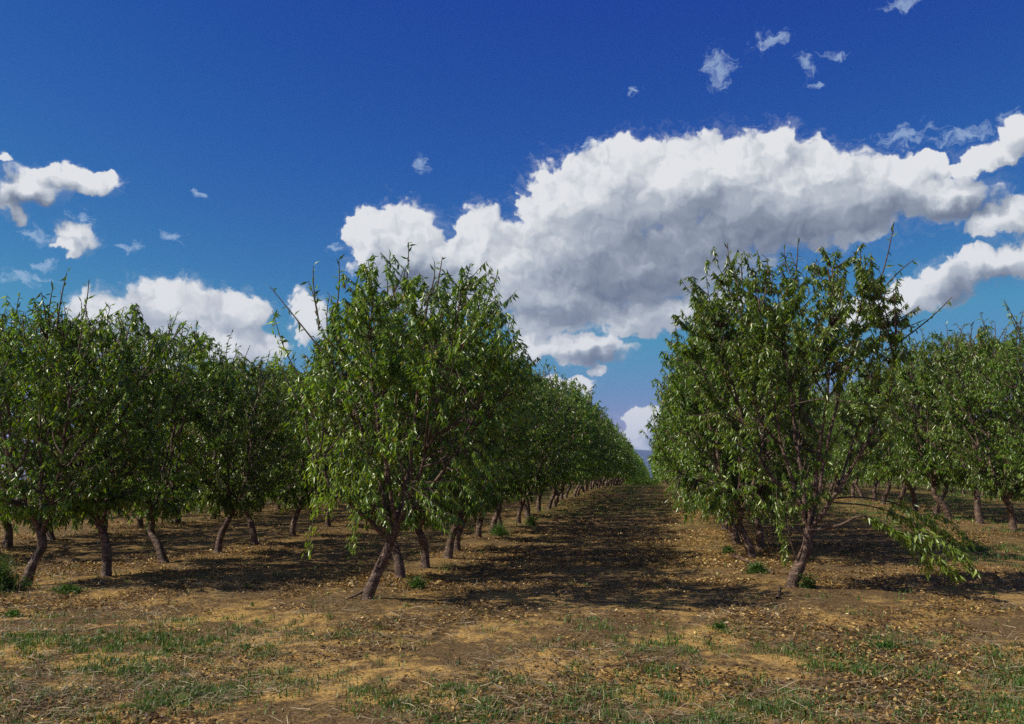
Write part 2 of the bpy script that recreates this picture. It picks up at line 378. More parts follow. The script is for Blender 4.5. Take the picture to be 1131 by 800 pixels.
# the bowed tree at the front of the row right of the aisle
RT = lambda x, z, y=0.0: (x - 1.71, y, z - 0.29)
hero_right = make_tree(23, H=4.2, wx=1.42, wy=1.15, zlo=1.0, ws=(.18, .38, .70, .98, 1.0, .92, .7), window=(-.5, .95, 2.75, .85), cx=0.16, r0=0.082, nleaf=33000, ntwig=1150, lsize=0.088,
    trunk=[(-0.02, 0, -0.12), (0.02, 0, 0.08), (0.11, 0, 0.28), (0.215, 0, 0.52), (0.235, 0, 0.74)],
    limbs=[[RT(1.94, .98), RT(1.86, 1.3, -.05), RT(1.72, 1.75, -.1), RT(1.52, 2.75, -.25), RT(1.38, 4.2, -.3)],
           [RT(1.95, 1.02), RT(2.02, 1.45, -.1), RT(2.10, 2.1, -.25), RT(2.22, 3.0, -.4), RT(2.3, 4.3, -.45)],
           [RT(1.95, 1.02), RT(2.12, 1.55, .1), RT(2.30, 2.3, .15), RT(2.55, 3.1, .2), RT(2.8, 4.1, .2)],
           [RT(1.92, 1.1), RT(1.9, 1.7, .15), RT(1.85, 2.6, .35), RT(1.75, 4.2, .5)],
           [RT(1.97, 1.0), RT(2.2, 1.35, -.1), RT(2.6, 2.0, -.2), RT(3.0, 2.9, -.3), RT(3.1, 3.9, -.2)],
           [RT(1.84, 1.35), RT(1.55, 1.7, .1), RT(1.2, 2.4, .2), RT(0.95, 3.7, .2)]],
    shoots=[(RT(1.3, 4.0), RT(1.05, 4.82)), (RT(1.25, 4.0, .2), RT(1.15, 4.55, .2)), (RT(1.9, 4.1), RT(1.98, 4.85)), (RT(1.6, 4.1), RT(1.55, 4.6)),
            (RT(2.4, 4.1), RT(2.42, 4.65)), (RT(2.9, 4.0), RT(3.20, 5.02)), (RT(2.85, 3.9), RT(3.42, 4.5)), (RT(3.0, 3.3), RT(3.85, 3.98)),
            (RT(2.7, 4.1), RT(2.75, 4.7)), (RT(2.15, 4.1), RT(2.2, 4.55)), (RT(3.05, 3.5, .2), RT(3.6, 3.75, .3)), (RT(1.0, 3.5), RT(.55, 4.25)), (RT(.95, 3.4, .2), RT(.4, 3.9, .3))],
    extra=[([RT(1.98, 1.0, -.05), RT(2.3, 1.08, -.2), RT(2.55, 1.2, -.35), RT(2.95, 1.02, -.5), RT(3.3, .72, -.6), RT(3.52, .50, -.6)], 0.024, 290, 0.11, .42),
           ([RT(2.2, 1.4, .1), RT(2.6, 1.42, .05), RT(3.1, 1.32, 0), RT(3.5, 1.05, 0), RT(3.8, .75, 0)], 0.014, 220, 0.115, .42),
           ([RT(2.3, 1.35, .2), RT(2.8, 1.3, .3), RT(3.2, 1.15, .3), RT(3.55, .9, .3)], 0.012, 150, 0.11, .4),
           ([RT(2.95, 1.02, -.5), RT(3.2, 1.0, -.65), RT(3.45, .82, -.75), RT(3.65, .62, -.75)], 0.007, 130, 0.12, .1),
           ([RT(2.8, 1.1, -.45), RT(3.0, .95, -.35), RT(3.2, .75, -.3), RT(3.3, .55, -.3)], 0.007, 110, 0.115, .1),
           ([RT(3.3, 1.2, 0), RT(3.55, 1.2, .1), RT(3.8, 1.0, .15), RT(3.95, .85, .15)], 0.006, 90, 0.11, .1),
           ([RT(1.80, 0.58, -.05), RT(1.70, .9, -.1), RT(1.68, 1.3, -.1), RT(1.72, 1.6, -.1)], 0.012, 25, 0.09, .6),
           ([RT(1.55, 1.5, -.1), RT(1.55, 1.3, -.2), RT(1.58, 1.0, -.25), RT(1.62, .62, -.25)], 0.006, 120, 0.10, .2),
           ([RT(1.5, 2.5, -.3), RT(2.0, 2.62, -.7), RT(2.5, 2.55, -.8), RT(2.95, 2.5, -.8)], 0.010, 45, 0.10, .3)])

near = [make_tree(100 + i, H=h, wx=w, zlo=z) for i, (h, w, z) in enumerate([(3.5, 1.22, .7), (3.62, 1.12, .62), (3.45, 1.25, .75), (3.55, 1.15, .6), (3.45, 1.2, .7), (3.6, 1.1, .75)])]
# hedged flat along the aisle, leafy almost to the ground
full = [make_tree(150 + i, H=h, wx=1.30, wy=1.15, zlo=.55, ws=FULL, nleaf=25000, ntwig=900) for i, h in enumerate([3.5, 3.6, 3.45])]
mid = [make_tree(200 + i, H=h, nleaf=10000, detail=1, ntwig=420, lsize=0.115, ws=FULL, wx=1.35, bark_sides=8, nshoot=7) for i, h in enumerate([3.5, 3.6, 3.45])]
far = [make_tree(300 + i, H=3.5, nleaf=3600, detail=1, ntwig=150, ws=FULL, lsize=0.19, bark_sides=6, nshoot=5) for i in range(2)]
# deeper in the side rows the crowns reach low and close the view
low = [make_tree(250 + i, H=3.5, zlo=.30, nleaf=9000, detail=1, ntwig=380, lsize=0.125, bark_sides=8, nshoot=6, ws=(.8, .95, 1.0, 1.0, .97, .88, .6)) for i in range(3)]

# a bigger tree cut by the right edge, one bare dark shoot rising well above it
edge_tree = make_tree(77, H=4.15, wx=1.5, wy=1.3, zlo=.9, cx=.1, nleaf=26000, ntwig=950,
    shoots=[((-.30, 0, 3.9), (-.68, -.05, 4.9)), ((-.45, 0, 3.9), (-.32, 0, 4.75)), ((.2, 0, 3.9), (.3, 0, 4.6)), ((.6, .1, 3.8), (.75, .1, 4.5))],
    extra=[([(-.2, 0, 3.5), (-.32, 0, 4.0), (-.5, -.03, 4.5), (-.70, -.05, 5.0)], 0.030, 40, 0.13, .35)])
ORD = ['first', 'second', 'third', 'fourth', 'fifth', 'sixth', 'seventh', 'eighth', 'ninth', 'tenth', 'eleventh', 'twelfth', 'thirteenth', 'fourteenth', 'fifteenth', 'sixteenth']
def row(xline, ys, where, group, special, heights=(1.0, 1.0), face=0.0, nord=12, kinds=None, deep=False):
    """one hedgerow of fruit trees; special maps index -> (meshes, x, rotation, scale, label)"""
    for i, y in enumerate(ys):
        meshes = (kinds[rr.randrange(len(kinds))] if kinds else (low[rr.randrange(3)] if deep else near[rr.randrange(6)])) if y < 23 else ((low if deep else mid)[rr.randrange(3)] if y < 50 or deep else far[rr.randrange(2)])
        x = xline + rr.uniform(-.12, .12); rot = face + rr.uniform(-.5, .5) + (math.pi if rr.random() < .3 else 0)
        s = rr.uniform(.93, 1.05) * (heights[0] if y < 23 else heights[1])
        label = ('%s fruit tree from the front of the row %s' % (ORD[i], where)) if i < nord else ('small far fruit tree deep in the row %s' % where)
        if i in special:
            sp = special[i]; meshes = sp[0] or meshes
            if sp[1] is not None: x = sp[1]
            if sp[2] is not None: rot = sp[2]
            if sp[3] is not None: s = sp[3]
            if sp[4]: label = sp[4]
        place_tree(meshes, x, y, rot, s, label, group)
def run(start, end, step):
    ys = []; y = start
    while y < end: ys.append(y); y += step * rr.uniform(.85, 1.15)
    return ys
PI = math.pi
row(-3.5, [10.34, 12.17, 13.4, 14.8, 16.1, 18.0, 19.7, 20.9] + run(22.7, 112, 1.65), 'left of the aisle', 'fruit trees in the row left of the aisle',
    {0: (hero_left, -3.36, 0, 1, 'large leafy fruit tree on a slanting scarred trunk at the front left of the aisle'),
     1: (near[0], -3.47, PI, 1.06, 'fruit tree on an upright trunk just behind the slanting trunk left of the aisle'),
     2: (near[3], -3.46, PI + .2, 1.06, 'fruit tree third in line behind the slanting trunk left of the aisle')}, (1.04, 1.12))
row(1.68, [12.0, 15.45, 16.73, 18.07] + run(19.8, 75, 1.65), 'right of the aisle', 'fruit trees in the row right of the aisle',
    {0: (hero_right, 1.71, 0, 1, 'large fruit tree on a bowed reddish trunk with a low branch drooping to the right'),
     1: (full[1], 1.62, PI - .3, 1.13, 'fruit tree on a curved trunk right behind the bowed front tree right of the aisle'),
     2: (full[2], 1.85, PI, 1.1, 'fruit tree on a thin leaning trunk third in the row right of the aisle')}, (1.08, 1.08), kinds=full)
row(-7.75, [10.93, 11.9, 13.5, 15.13, 16.6, 18.58, 21.03] + run(22.7, 80, 1.8), 'second to the left of the aisle', 'fruit trees in the second row to the left of the aisle',
    {0: (near[2], -8.32, .4, 1.08, 'fruit tree whose trunk rises from bushy green weeds at the left edge'),
     1: (near[5], -7.75, PI, 1.03, 'fruit tree on a knobbly trunk beside the tree in green weeds at the left edge'),
     2: (near[1], -7.75, PI, 1.03, 'fruit tree on a leaning dark trunk, third from the left edge in the front row'),
     3: (near[4], -7.72, 0.1, 1.0, 'fruit tree on a trunk slanting to the right, fourth from the left edge'),
     4: (near[0], -7.69, PI, 1.0, 'fruit tree on a dark trunk leaning left, fifth from the left edge'),
     5: (near[3], -7.75, 0.2, 1.02, 'fruit tree on a curved trunk, sixth from the left edge of the front row')}, (1.0, .95))
row(-12.2, run(13.5, 70, 1.7), 'third to the left of the aisle', 'fruit trees in the third row to the left of the aisle', {}, (1.15, 1.15), nord=6, deep=True)  # row moved nearer, enlarged and begun farther forward to shade the left ground
row(-16.8, run(24.0, 75, 2.2), 'fourth to the left of the aisle', 'fruit trees in the fourth row to the left of the aisle', {}, (1, 1), nord=0, deep=True)
row(7.9, [19.9, 21.74, 23.91, 25.5] + run(27.3, 80, 1.8), 'second to the right of the aisle', 'fruit trees in the second row to the right of the aisle',
    {0: (edge_tree, 8.1, 0, 1, 'fruit tree cut by the right edge with a dark shoot above it'),
     1: (near[3], 7.96, PI, 1.25, 'fruit tree on a thin slanting trunk nearest the right edge'),
     2: (near[0], 7.99, PI / 2, 1.32, 'fruit tree on a thick reddish upright trunk near the right edge'),
     3: (near[1], 7.81, PI, 1.32, 'fruit tree on a dark trunk leaning left in the second row on the right')}, (1.3, 1.25))
row(14.3, run(29.0, 78, 2.0), 'third to the right of the aisle', 'fruit trees in the third row to the right of the aisle', {}, (1, 1), nord=0, deep=True)
row(20.8, run(44.0, 84, 2.4), 'fourth to the right of the aisle', 'fruit trees in the fourth row to the right of the aisle', {}, (1, 1), nord=0, deep=True)

# past the trees one can tell apart: the same orchard running on to the horizon, one mass
drng = np.random.default_rng(99); bl = Bag(); bt = Bag()
for xl, y0, y1, st in ((-3.5, 113, 420, 2.4), (1.68, 76, 420, 4), (-7.75, 81, 200, 3), (-12.2, 71, 180, 3), (-16.8, 76, 160, 3.5), (-21.6, 40, 130, 3), (-27, 48, 130, 3), (-34, 52, 130, 3.5), (-41, 60, 130, 4), (7.9, 81, 200, 3), (14.3, 79, 180, 3.5), (20.8, 85, 160, 4), (27.5, 58, 140, 3.5), (34, 70, 140, 4)):
    y = y0
    while y < y1:
        cx_, cy_ = xl + drng.normal() * .15, y; z0 = gz(cx_, cy_); sc_t = drng.uniform(1.0, 1.18)
        n_ = int(900 * min(1, 110 / y)) + 260
        e_ = envelope(drng, n_, 3.55, 0, 1.45, 1.5 + st * .15, .7, True) * sc_t + np.array([cx_, cy_, z0])
        V, F, A = leaves(drng, e_, norm(drng.normal(size=(n_, 3)) + np.array([0, 0, -.6])), drng.uniform(.22, .42, n_), 1, np.clip(drng.normal(.45, .2, n_), 0, .93), width=.38)
        bl.add(V, F, A)
        tp_ = np.array([[cx_, cy_, z0 - .1], [cx_ + drng.normal() * .1, cy_, z0 + .5], [cx_ + drng.normal() * .2, cy_, z0 + 1.2], [cx_, cy_, z0 + 2.4]])
        V, F = tubes(tp_[None], np.array([[.10, .085, .07, .03]]), 5); bt.add(V, F)
        y += st * drng.uniform(.85, 1.15)
for k in range(26):                       # green growth where the aisle ends
    bx, by = drng.uniform(-2.6, .6), drng.uniform(92, 125); n_ = 160; hh = drng.uniform(.35, .95)
    e_ = drng.normal(size=(n_, 3)) * np.array([.45, .45, .3 * hh]) + np.array([bx, by, gz(bx, by) + hh * .45])
    V, F, A = leaves(drng, e_, norm(drng.normal(size=(n_, 3))), drng.uniform(.15, .3, n_), 1, np.clip(drng.normal(.6, .2, n_), 0, .93), width=.4); bl.add(V, F, A)
Vt, Ft = np.concatenate(bt.V), np.concatenate(bt.F); Vl, Fl, Al = np.concatenate(bl.V), np.concatenate(bl.F), np.concatenate(bl.A)
loops = np.concatenate([Fl.ravel(), (Ft + len(Vl)).ravel()])
totals = np.concatenate([np.full(len(Fl), 3), np.full(len(Ft), 4)]); starts = np.concatenate([[0], np.cumsum(totals)[:-1]])
o = link('distant_orchard', mesh_from('distant_orchard', np.concatenate([Vl, Vt]), loops, starts, totals, [M_LEAF, M_BARK],
         np.concatenate([np.zeros(len(Fl)), np.ones(len(Ft))]), {'tint': np.concatenate([Al, np.zeros(len(Ft))])}))
o['kind'] = 'stuff'; o['label'] = 'far mass of orchard trees running on to the horizon'; o['category'] = 'orchard'
# ------------------------------------------------------------------ the ground
def axis(lim, dense, step, grow):
    v = [0.0]; s = step
    while v[-1] < lim:
        v.append(v[-1] + s)
        if v[-1] > dense: s *= grow
    return np.array(v)
ax = axis(9000, 9, 0.075, 1.06); xs = np.concatenate([-ax[:0:-1], ax])
ay = axis(9000, 22, 0.075, 1.045); ys = np.concatenate([-axis(60, 1, .5, 1.3)[:0:-1], ay])
GX, GY = np.meshgrid(xs, ys); nx, ny = len(xs), len(ys)
GV = np.stack([GX.ravel(), GY.ravel(), ground_z(GX, GY).ravel()], 1)
i = np.arange(nx * ny).reshape(ny, nx)
GF = np.stack([i[:-1, :-1], i[:-1, 1:], i[1:, 1:], i[1:, :-1]], -1).reshape(-1, 4)

m, nt = newmat('orchard_soil')
tc = nd(nt, 'ShaderNodeTexCoord'); P = tc.outputs['Object']
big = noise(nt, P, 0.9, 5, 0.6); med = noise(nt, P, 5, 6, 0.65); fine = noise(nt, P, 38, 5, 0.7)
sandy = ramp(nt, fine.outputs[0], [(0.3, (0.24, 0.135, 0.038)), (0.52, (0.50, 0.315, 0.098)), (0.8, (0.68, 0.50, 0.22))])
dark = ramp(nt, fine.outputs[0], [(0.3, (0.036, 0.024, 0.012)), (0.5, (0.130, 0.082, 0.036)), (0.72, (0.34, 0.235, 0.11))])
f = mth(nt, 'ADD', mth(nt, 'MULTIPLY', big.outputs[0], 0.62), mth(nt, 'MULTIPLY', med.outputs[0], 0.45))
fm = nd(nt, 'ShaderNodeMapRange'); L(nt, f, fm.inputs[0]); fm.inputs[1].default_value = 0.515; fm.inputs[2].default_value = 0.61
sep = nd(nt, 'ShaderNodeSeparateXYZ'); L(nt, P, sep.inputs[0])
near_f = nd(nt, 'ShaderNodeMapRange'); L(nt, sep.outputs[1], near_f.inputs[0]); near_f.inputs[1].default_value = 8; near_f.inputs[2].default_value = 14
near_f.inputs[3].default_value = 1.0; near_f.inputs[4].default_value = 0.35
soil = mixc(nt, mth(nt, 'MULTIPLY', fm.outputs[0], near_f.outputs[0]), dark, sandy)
gn = noise(nt, P, 0.35, 4, 0.6); gm = nd(nt, 'ShaderNodeMapRange'); L(nt, gn.outputs[0], gm.inputs[0]); gm.inputs[1].default_value = 0.5; gm.inputs[2].default_value = 0.62
farm = nd(nt, 'ShaderNodeMapRange'); L(nt, sep.outputs[1], farm.inputs[0]); farm.inputs[1].default_value = 15; farm.inputs[2].default_value = 45
farm.inputs[3].default_value = 0.0; farm.inputs[4].default_value = 0.85
gcol = ramp(nt, med.outputs[0], [(0.35, (0.035, 0.06, 0.015)), (0.65, (0.10, 0.14, 0.035))])
soil = mixc(nt, mth(nt, 'MULTIPLY', gm.outputs[0], farm.outputs[0]), soil, gcol)
p = nd(nt, 'ShaderNodeBsdfPrincipled'); L(nt, soil, p.inputs['Base Color']); p.inputs['Roughness'].default_value = 0.95; p.inputs['Specular IOR Level'].default_value = 0.15
bp = nd(nt, 'ShaderNodeBump'); bp.inputs['Strength'].default_value = 0.8; bp.inputs['Distance'].default_value = 0.06
L(nt, mth(nt, 'ADD', mth(nt, 'MULTIPLY', fine.outputs[0], 0.5), med.outputs[0]), bp.inputs['Height']); L(nt, bp.outputs[0], p.inputs['Normal'])
o = nd(nt, 'ShaderNodeOutputMaterial'); L(nt, p.outputs[0], o.inputs[0])
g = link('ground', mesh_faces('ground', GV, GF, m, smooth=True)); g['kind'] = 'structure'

# ------------------------------------------------------------------ ground cover
rng = np.random.default_rng(5)
def scatter(n, y0, y1, power=1.0):
    """random spots within the wedge of ground that can be seen, denser near the front"""
    u = rng.uniform(size=n * 2)
    if power == 1.0: y = y0 * (y1 / y0) ** u
    else: y = (y0 ** (1 - power) + u * (y1 ** (1 - power) - y0 ** (1 - power))) ** (1 / (1 - power))
    x = rng.uniform(-0.92, 0.52, n * 2) * y
    return x[:n], y[:n]

# fallen leaves: thick beneath the rows and along the aisle's right flank, thin at the front
n = 800000
x, y = scatter(n, 4.8, 60, 1.25)
dens = 0.36 + 0.5 * np.clip((y - 9.0) / 3.0, 0, 1)
rowd = np.min([np.abs(x - r) for r in ROWS_X.values()], axis=0)
dens = dens * (0.55 + 0.7 * np.exp(-(rowd / 1.4) ** 2)) * np.clip((fbm(x, y, 0.9, 41, 4) - 0.38) * 6, 0.05, 1.5) * np.clip((fbm(x, y, 3.5, 241, 3) - 0.30) * 4, 0.35, 1.2)
dens = dens * np.clip(1.4 - 2.2 * np.clip(fbm(x, y, 1.7, 77, 3) - 0.52, 0, 1) * (y < 11) * 2.4, 0.1, 1)
dens = dens * (1 + .9 * np.exp(-((x - .8) / .8) ** 2) * (y > 10))
k = rng.uniform(size=n) < dens; x, y = x[k], y[k]; n = len(x)
sz = rng.uniform(0.012, 0.044, n) ** 1.0 * (1 + y / 40)
a = rng.uniform(0, 6.283, n)
d = norm(np.stack([np.cos(a), np.sin(a), rng.normal(0, 0.30, n)], 1))
r = norm(np.stack([rng.normal(0, .45, n), rng.normal(0, .45, n), np.ones(n)], 1)); side = norm(np.cross(d, r)); nrm = np.cross(side, d)
nrm *= np.sign(nrm[:, 2:3])
base = np.stack([x, y, ground_z(x, y) + rng.uniform(0.002, 0.022, n)], 1); Ls = sz[:, None]; W = Ls * rng.uniform(0.16, 0.30, (n, 1))
tip = base + d * Ls + nrm * Ls * rng.uniform(-.1, .3, (n, 1)); c = base + d * Ls * .5
l = c + side * W + nrm * W * rng.uniform(0, .9, (n, 1)); q = c - side * W + nrm * W * rng.uniform(0, .9, (n, 1))
V = np.stack([base, l, q, tip], 1).reshape(-1, 3); i4 = np.arange(n)[:, None] * 4
F = np.concatenate([i4 + [0, 1, 3], i4 + [0, 3, 2]], 1).reshape(-1, 3)
tint = np.clip(.16 * np.exp(-((x - .8) / .8) ** 2) * (y > 10) + rng.beta(1.4, 1.9, n) + 0.25 * (fbm(x, y, 2.5, 15, 3) - .5), 0, 1)
o = link('fallen_leaves', mesh_faces('fallen_leaves', V, F, M_LITTER, {'tint': np.repeat(tint, 2)}))
o['kind'] = 'stuff'; o['label'] = 'dry brown fallen leaves scattered over the orchard soil'; o['category'] = 'leaf litter'

# dry straw and broken twigs
n = 60000
x, y = scatter(n, 4.8, 24, 1.6)
dens = np.clip((fbm(x, y, 1.1, 141, 4) - 0.36) * 4, 0.05, 1)
patch = np.exp(-(((x - 1.15) / .55) ** 2 + ((y - 9.9) / .9) ** 2)); dens = np.clip(dens + patch, 0, 1)
k = rng.uniform(size=n) < dens; x, y = x[k], y[k]; n = len(x)
a = rng.uniform(0, 6.283, n); d = norm(np.stack([np.cos(a), np.sin(a), rng.normal(0, .16, n)], 1))
Ls = rng.uniform(.04, .20, (n, 1)); W = rng.uniform(.0012, .0032, (n, 1)); side = norm(np.cross(d, np.array([0, 0, 1.]) + rng.normal(0, .4, (n, 3))))
base = np.stack([x, y, ground_z(x, y) + rng.uniform(0.006, 0.03, n)], 1); mid = base + d * Ls * .5 + np.array([0, 0, .01]) * rng.normal(size=(n, 1)); tip = base + d * Ls
V = np.stack([base - side * W, base + side * W, mid + side * W, mid - side * W, tip + side * W * .5, tip - side * W * .5], 1).reshape(-1, 3)
i6 = np.arange(n)[:, None] * 6
F = np.concatenate([i6 + [0, 1, 2, 3], i6 + [3, 2, 4, 5]], 1).reshape(-1, 4)
o = link('straw', mesh_faces('straw', V, F, M_STRAW, {'tint': np.repeat(rng.beta(1.3, 1.8, n), 2)}))
o['kind'] = 'stuff'; o['label'] = 'dry pale straw and twig pieces lying on the soil at the front'; o['category'] = 'straw'

# grass blades in tufts
def blade_mesh(name, x, y, z, h, lean, w, tint, mat=None):
    n = len(x); a = rng.uniform(0, 6.283, n)
    dr = np.stack([np.cos(a), np.sin(a), np.zeros(n)], 1); sd = np.stack([-np.sin(a), np.cos(a), np.zeros(n)], 1)
    b = rng.uniform(0, 6.283, n); sd = norm(sd * 1.0 + np.stack([np.cos(b), np.sin(b), np.zeros(n)], 1) * .5)
    P0 = np.stack([x, y, z], 1); h = h[:, None]; w = w[:, None]; lean = lean[:, None]; U = np.array([[0, 0, 1.]])
    P1 = P0 + U * h * .5 + dr * h * lean * .25; P2 = P0 + U * h * (1 - lean * .35) + dr * h * lean
    V = np.stack([P0 - sd * w, P0 + sd * w, P1 + sd * w * .8, P1 - sd * w * .8, P2], 1).reshape(-1, 3)
    i5 = np.arange(n)[:, None] * 5
    F = np.concatenate([i5 + [0, 1, 2], i5 + [0, 2, 3], i5 + [3, 2, 4]], 1).reshape(-1, 3)
    return V, F, np.repeat(tint, 3)
nt_ = 64000
x, y = scatter(nt_, 4.8, 70, 1.45)
mask = np.clip((fbm(x, y, .7, 301, 4) - 0.53) * 7, 0, 1)
front = np.clip((9.6 - y) / 1.8, 0, 1)
far_g = np.clip((y - 24) / 20, 0, 1) * (fbm(x, y, 6, 55, 3) > .5) * .8
far_g = np.clip(far_g + .75 * np.exp(-((x + 1.6) / 1.3) ** 2) * (y > 27) * (fbm(x, y, 3, 515, 3) > .46), 0, 1)
right = np.clip((x - 3.6) / 2.5, 0, 1) * np.clip((fbm(x, y, 2.5, 81, 3) - 0.42) * 6, 0, 1) * np.clip((y - 11) / 8, 0, .9)
fr_r = np.exp(-(((x - 2.6) / 1.0) ** 2 + ((y - 7.4) / .9) ** 2)) * .8
pr = np.clip(mask * front * .6 + far_g + right + fr_r * (mask + .25) + 0.025 + .13 * front * (fbm(x, y, 2.2, 611, 3) > .45), 0, 1)
k = rng.uniform(size=nt_) < pr; x, y = x[k], y[k]; nb = 9
X = np.repeat(x, nb); Y = np.repeat(y, nb); n = len(X); spread = .025 + Y * .0012
X = X + rng.normal(size=n) * spread; Y = Y + rng.normal(size=n) * spread
hh = np.repeat(rng.uniform(.018, .065, len(x)) * (0.7 + .9 * vnoise(x, y, .5, 8)), nb) * rng.uniform(.5, 1.25, n) * (1 + Y / 70)
tint = np.clip(np.repeat(rng.uniform(0.1, .8, len(x)), nb) + rng.normal(0, .18, n), 0, 1)
V, F, A = blade_mesh('g', X, Y, ground_z(X, Y) - .005, hh, rng.uniform(.1, 1.1, n), rng.uniform(.0018, .0036, n) * (1 + Y / 14), tint)
o = link('grass', mesh_faces('grass', V, F, M_GRASS, {'tint': A})); o['kind'] = 'stuff'
o['label'] = 'sparse green grass tufts on bare soil in front of the rows'; o['category'] = 'grass'

# weeds one can pick out, each a plant of its own
def weed(x, y, rad, h, label, nbl=500, leafy=True, tint0=.25):
    a = rng.uniform(0, 6.283, nbl); r_ = rad * np.abs(rng.normal(0, .6, nbl)) * (1 + .5 * np.sin(3 * a + x * 7))
    ex, ey = r_ * np.cos(a), r_ * np.sin(a); dz = ground_z(x + ex, y + ey) - gz(x, y)
    hh = h * rng.uniform(.45, 1.1, nbl) * np.clip(1.1 - .5 * r_ / rad, .2, 1) * (.5 + .9 * vnoise(ex, ey, rad * .5, int(abs(x) * 50)))
    dz = dz - .02
    V, F, A = blade_mesh('w', ex * .6, ey * .6, dz - .01, hh, rng.uniform(.1, .7, nbl), rng.uniform(.002, .004, nbl), np.clip(rng.normal(tint0, .15, nbl), 0, .8))
    root = bpy.data.objects.new('weed', None); COL.objects.link(root); root.empty_display_size = .1
    root.location = (x, y, gz(x, y)); root['label'] = label; root['category'] = 'weed'; root['group'] = 'weeds growing around the trees'
    m_ = nbl * 3; j = rng.integers(0, nbl, m_); t = rng.uniform(.3, 1, m_)[:, None]
    b0 = V.reshape(-1, 5, 3)[j, 0] * (1 - t) + V.reshape(-1, 5, 3)[j, 4] * t
    d = norm(rng.normal(size=(m_, 3)) + np.array([0, 0, .5]))
    V2, F2, A2 = leaves(rng, b0, d, rng.uniform(.015, .045, m_), 1, np.clip(rng.normal(tint0 + .1, .18, m_), 0, .8), width=.45)
    link('foliage', mesh_faces('weed_foliage', np.concatenate([V, V2]), np.concatenate([F, F2 + len(V)]), M_GRASS, {'tint': np.concatenate([A, A2])}), root)
for args in [(-8.3, 10.4, .50, .42, 'bushy green weed clump at the foot of the front tree by the left edge', 1500),
             (-7.35, 10.5, .35, .14, 'low green weed patch right of the bushy weeds by the left edge', 450),
             (1.43, 13.3, .24, .19, 'green weed bush between the bowed trunk and the second trunk', 500),
             (1.88, 11.9, .12, .22, 'small green weed hugging the foot of the bowed trunk', 220),
             (-3.02, 11.3, .18, .26, 'thin green weed right behind the slanting trunk', 260),
             (-6.95, 9.0, .18, .14, 'small green weed in open soil at the lower left', 220),
             (2.0, 8.55, .32, .10, 'dark green flat weed on sandy soil below the bowed trunk', 320),
             (3.55, 8.7, .42, .13, 'bright green weed patch on the sandy soil at the lower right', 520),
             (0.62, 9.3, .14, .10, 'little bright green weed in front of the aisle', 160),
             (7.0, 16.9, .5, .30, 'pale green weed tuft by the right edge under the trees', 600),
             (5.6, 17.2, .4, .22, 'green weeds in the shade behind the drooping branch', 420),
             (-3.3, 19.2, .3, .34, 'tall green sucker weeds beside the trunks at the middle left of the aisle', 500),
             (-3.0, 22.0, .3, .35, 'tall green weeds farther along the left edge of the aisle', 400),
             (1.25, 16.2, .18, .2, 'small weed beside the leaning trunks right of the aisle', 200)]:
    weed(*args)

# dead wood by the front trunks
def stick(pts, r, label, name='fallen_branch', sides=7):
    pts = np.array(pts, float); c = pts.mean(0).copy(); c[2] = gz(c[0], c[1])
    for q in pts: q[2] += gz(q[0], q[1])
    P = smooth_line(pts - c, 14); ra = np.linspace(r, r * .45, 14) * (1 + .12 * np.sin(np.arange(14) * 2.1))
    V, F = tubes(P[None], ra[None], sides)
    o = link(name, mesh_faces(name, V, F, M_BARK, smooth=True), None, tuple(c)); o['label'] = label; o['category'] = 'branch'
stick([(-3.40, 10.34, .10), (-3.47, 10.28, .06), (-3.58, 10.2, .015)], .020, 'short dark stub of dead wood at the foot of the slanting trunk')
stick([(1.28, 15.6, .02), (1.36, 14.9, .04), (1.50, 13.9, .03), (1.62, 13.0, .02)], .035, 'grey dead branch lying between the bowed trunk and the second trunk')
stick([(1.38, 10.9, .015), (1.46, 11.3, .03), (1.55, 11.9, .02)], .018, 'thin dead root lying left of the bowed trunk')

# ------------------------------------------------------------------ far mountains
def ridge(name, ydist, x0, x1, crest, seed, depth):
    nx_, ny_ = 220, 24
    X = np.linspace(x0, x1, nx_); V = []
    for j in range(ny_):
        t = j / (ny_ - 1); prof = math.sin(math.pi * t) ** .9
        h = np.interp(X, [c[0] for c in crest], [c[1] for c in crest]) * (0.86 + .28 * fbm(X, X * 0 + j * 90, 1100, seed, 5))
        V.append(np.stack([X, np.full(nx_, ydist + (t - .5) * depth), h * prof - 4], 1))
    V = np.concatenate(V); i = np.arange(nx_ * ny_).reshape(ny_, nx_)
    F = np.stack([i[:-1, :-1], i[:-1, 1:], i[1:, 1:], i[1:, :-1]], -1).reshape(-1, 4)
    m, nt = newmat('mountain_scrub'); tc = nd(nt, 'ShaderNodeTexCoord'); n1 = noise(nt, tc.outputs['Object'], .004, 6, .6)
    col = ramp(nt, n1.outputs[0], [(.35, (.03, .045, .06)), (.65, (.07, .085, .09))])
    p = nd(nt, 'ShaderNodeBsdfPrincipled'); L(nt, col, p.inputs['Base Color']); p.inputs['Roughness'].default_value = 1
    o = nd(nt, 'ShaderNodeOutputMaterial'); L(nt, p.outputs[0], o.inputs[0])
    h = link(name, mesh_faces(name, V, F, m, smooth=True)); h['kind'] = 'structure'
ridge('hills', 7000, -5200, 5200, [(-5200, 60), (-2500, 170), (-900, 225), (-260, 262), (60, 235), (500, 190), (1800, 230), (5200, 70)], 3, 2200)

